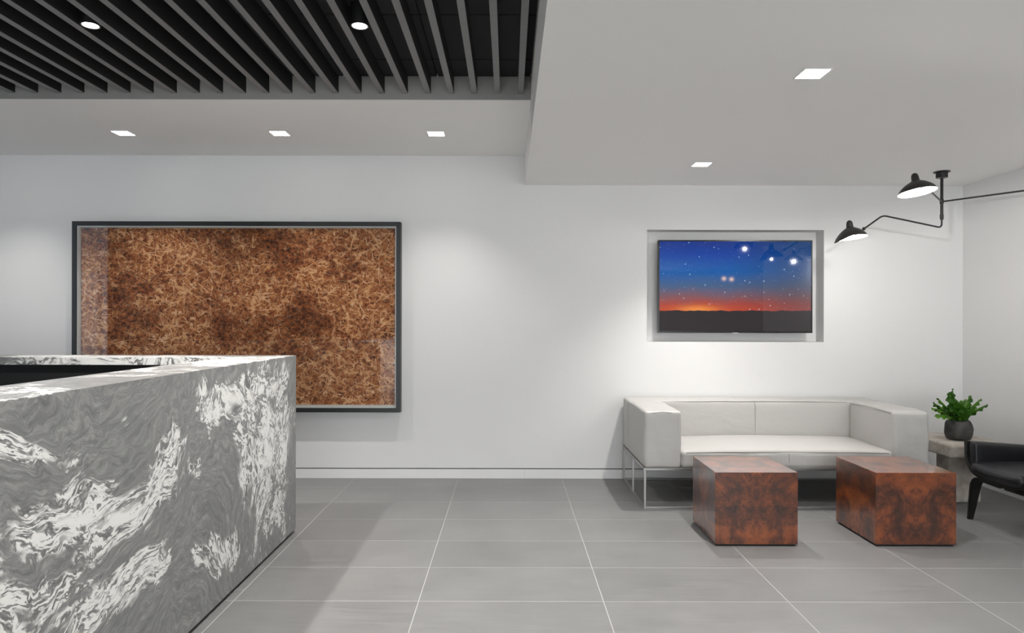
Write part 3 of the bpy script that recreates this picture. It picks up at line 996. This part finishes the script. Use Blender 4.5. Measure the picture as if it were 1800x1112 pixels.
def bent_leg(xc, sgn):
    bm = bmesh.new()
    pts = fillet([(0, yc + sgn * 0.02, 0.288), (0, yc + sgn * 0.275, 0.292), (0, yc + sgn * 0.330, 0.0)], 0.075, 10)
    ds = [0]
    for a, b in zip(pts[:-1], pts[1:]): ds.append(ds[-1] + (b - a).length)
    rings = []
    for i, p in enumerate(pts):
        a = pts[max(0, i - 1)]; b = pts[min(len(pts) - 1, i + 1)]
        t_ = (b - a).normalized()
        nn = Vector((0, -t_.z, t_.y))
        f = ds[i] / ds[-1]
        hw = 0.036 if f < 0.5 else 0.036 - 0.018 * (f - 0.5) / 0.5
        ht = 0.011 if f < 0.5 else 0.011 - 0.002 * (f - 0.5) / 0.5
        c = Vector((xc - (0.004 if f < 0.5 else 0.004 + 0.012 * (f - 0.5)), p.y, p.z))
        X = Vector((1, 0, 0))
        rings.append([bm.verts.new(c + X * hw + nn * ht), bm.verts.new(c - X * hw + nn * ht), bm.verts.new(c - X * hw - nn * ht), bm.verts.new(c + X * hw - nn * ht)])
    for r0, r1 in zip(rings[:-1], rings[1:]):
        for k in range(4):
            bm.faces.new((r0[k], r0[(k + 1) % 4], r1[(k + 1) % 4], r1[k]))
    bm.faces.new(rings[0]); bm.faces.new(rings[-1][::-1])
    bmesh.ops.recalc_face_normals(bm, faces=bm.faces)
    bmesh.ops.bevel(bm, geom=[e for e in bm.edges if e.calc_face_angle(0) > 1.0], offset=0.003, segments=2, affect='EDGES')
    zmin = min(v.co.z for v in bm.verts)
    for v in bm.verts: v.co.z = max(v.co.z, 0.0)
    obj('leg', bm, 'chair_wood', ch, smooth=True)
for xc in (3.078, 3.56):
    for sgn in (1, -1):
        bent_leg(xc, sgn)

# ------------------------------------------------------------------ three-arm ceiling lamp
LX, LY = 3.264, 5.147
lamp = thing('ceiling_lamp', (LX, LY, ZR), 'black three-armed ceiling lamp with dome shades in the corner', 'lamp')
T = Matrix.Translation
bm = bmesh.new()
lathe(bm, [(0.0, ZR), (0.056, ZR), (0.056, ZR - 0.006), (0.040, ZR - 0.009), (0.040, ZR - 0.044), (0.036, ZR - 0.048), (0.0, ZR - 0.048)], 32)
obj('canopy', xform(bm, T((LX, LY, 0))), 'black_metal', lamp, smooth=True)
obj('stem', tube(bmesh.new(), [(LX, LY, ZR - 0.045), (LX, LY, 2.115)], 0.0105, 14), 'black_metal', lamp, smooth=True)
bm = bmesh.new()
lathe(bm, [(0.0, 2.118), (0.013, 2.118), (0.013, 2.088), (0.009, 2.078), (0.0, 2.078)], 16)
obj('collar', xform(bm, T((LX, LY, 0))), 'black_metal', lamp, smooth=True)
bm = bmesh.new()
lathe(bm, [(0.0, 2.232), (0.0135, 2.232), (0.0135, 2.198), (0.0, 2.198)], 16)
obj('collar', xform(bm, T((LX, LY, 0))), 'black_metal', lamp, smooth=True)

def shade(loc, tilt_x, tilt_y, skew, sc, lamp_e):
    """dome shade, white inside, with a knob on top; loc is the centre of the rim"""
    mt = T(loc) @ Matrix.Rotation(R(tilt_y), 4, 'Y') @ Matrix.Rotation(R(tilt_x), 4, 'X') @ Matrix.Scale(sc, 4)
    outer = [(0.1215, 0.0), (0.118, 0.010), (0.106, 0.029), (0.088, 0.047), (0.066, 0.063), (0.046, 0.074), (0.030, 0.082), (0.024, 0.090)]
    inner = [(r_ - 0.0025 if i else r_ - 0.0015, z - 0.0025 if i else z) for i, (r_, z) in enumerate(outer)]
    def sk(bm):
        for v in bm.verts:                    # one side of the dome reaches lower and further out
            t_ = max(0.0, -v.co.x / 0.12)
            v.co.z -= skew * t_ ** 2
            v.co.x *= 1.0 + 0.06 * t_
        return xform(bm, mt)
    bm = lathe(bmesh.new(), outer + [(0.0, 0.092)], 44)
    sh = obj('shade', sk(bm), 'shade_black', lamp, smooth=True)
    bm = lathe(bmesh.new(), inner + [(0.0, 0.085)], 44)
    for f in bm.faces: f.normal_flip()
    tag(obj('shade_lining', sk(bm), 'shade_white', sh, smooth=True), 'white enamel inside of the shade')
    bm = lathe(bmesh.new(), [(0.0, 0.142), (0.008, 0.141), (0.016, 0.136), (0.0215, 0.126), (0.0245, 0.113), (0.0250, 0.100), (0.027, 0.086), (0.0, 0.084)], 28)
    obj('shade_knob', xform(bm, mt), 'shade_black', sh, smooth=True)
    bm = bmesh.new()
    bmesh.ops.create_uvsphere(bm, u_segments=20, v_segments=12, radius=0.028)
    for v in bm.verts: v.co.z = v.co.z * 1.15 + 0.024
    obj('bulb', xform(bm, mt), 'bulb', sh, smooth=True)
    light('bulb_lamp', 'POINT', mt @ Vector((0, 0, -0.020)), lamp_e, lamp, size=0.008)

def arm(pts, rad=0.006):
    return obj('arm', tube(bmesh.new(), fillet(pts, 0.035, 6), rad, 10), 'black_metal', lamp, smooth=True)

# lower arm: drops from the stem, runs left, kinks down to its shade
S1 = Vector((2.483, 4.952, 1.918))
arm([(LX, LY, 2.10), (LX, LY, 2.018), (2.755, 5.03, 2.092), (2.600, 4.99, 1.990)], 0.0062)
bm = bmesh.new()
bmesh.ops.create_uvsphere(bm, u_segments=14, v_segments=10, radius=0.012)
obj('swivel_joint', xform(bm, T((2.594, 4.988, 1.987))), 'black_metal', lamp, smooth=True)
obj('arm_tip', tube(bmesh.new(), [(2.594, 4.988, 1.987), (2.560, 4.976, 1.968)], 0.004, 8), 'black_metal', lamp, smooth=True)
shade(S1, -5, -4, 0.035, 0.90, LAMP_BULB * 0.4)
# upper arm towards the room
S2 = Vector((2.498, 4.170, 2.098))
arm([(LX, LY, 2.215), (2.66, 4.37, 2.178), (2.575, 4.255, 2.150)], 0.0062)
obj('arm_tip', tube(bmesh.new(), [(2.575, 4.255, 2.150), (2.545, 4.215, 2.135)], 0.004, 8), 'black_metal', lamp, smooth=True)
shade(S2, -8, -6, 0.0, 0.86, LAMP_BULB)
# third arm, running out of the picture along the side wall
S3 = Vector((3.50, 3.02, 2.07))
arm([(LX, LY, 2.215), (3.352, 4.38, 2.157), (3.47, 3.25, 2.175), (3.50, 3.11, 2.110)], 0.0062)
shade(S3, -6, 0, 0.0, 0.88, LAMP_BULB)
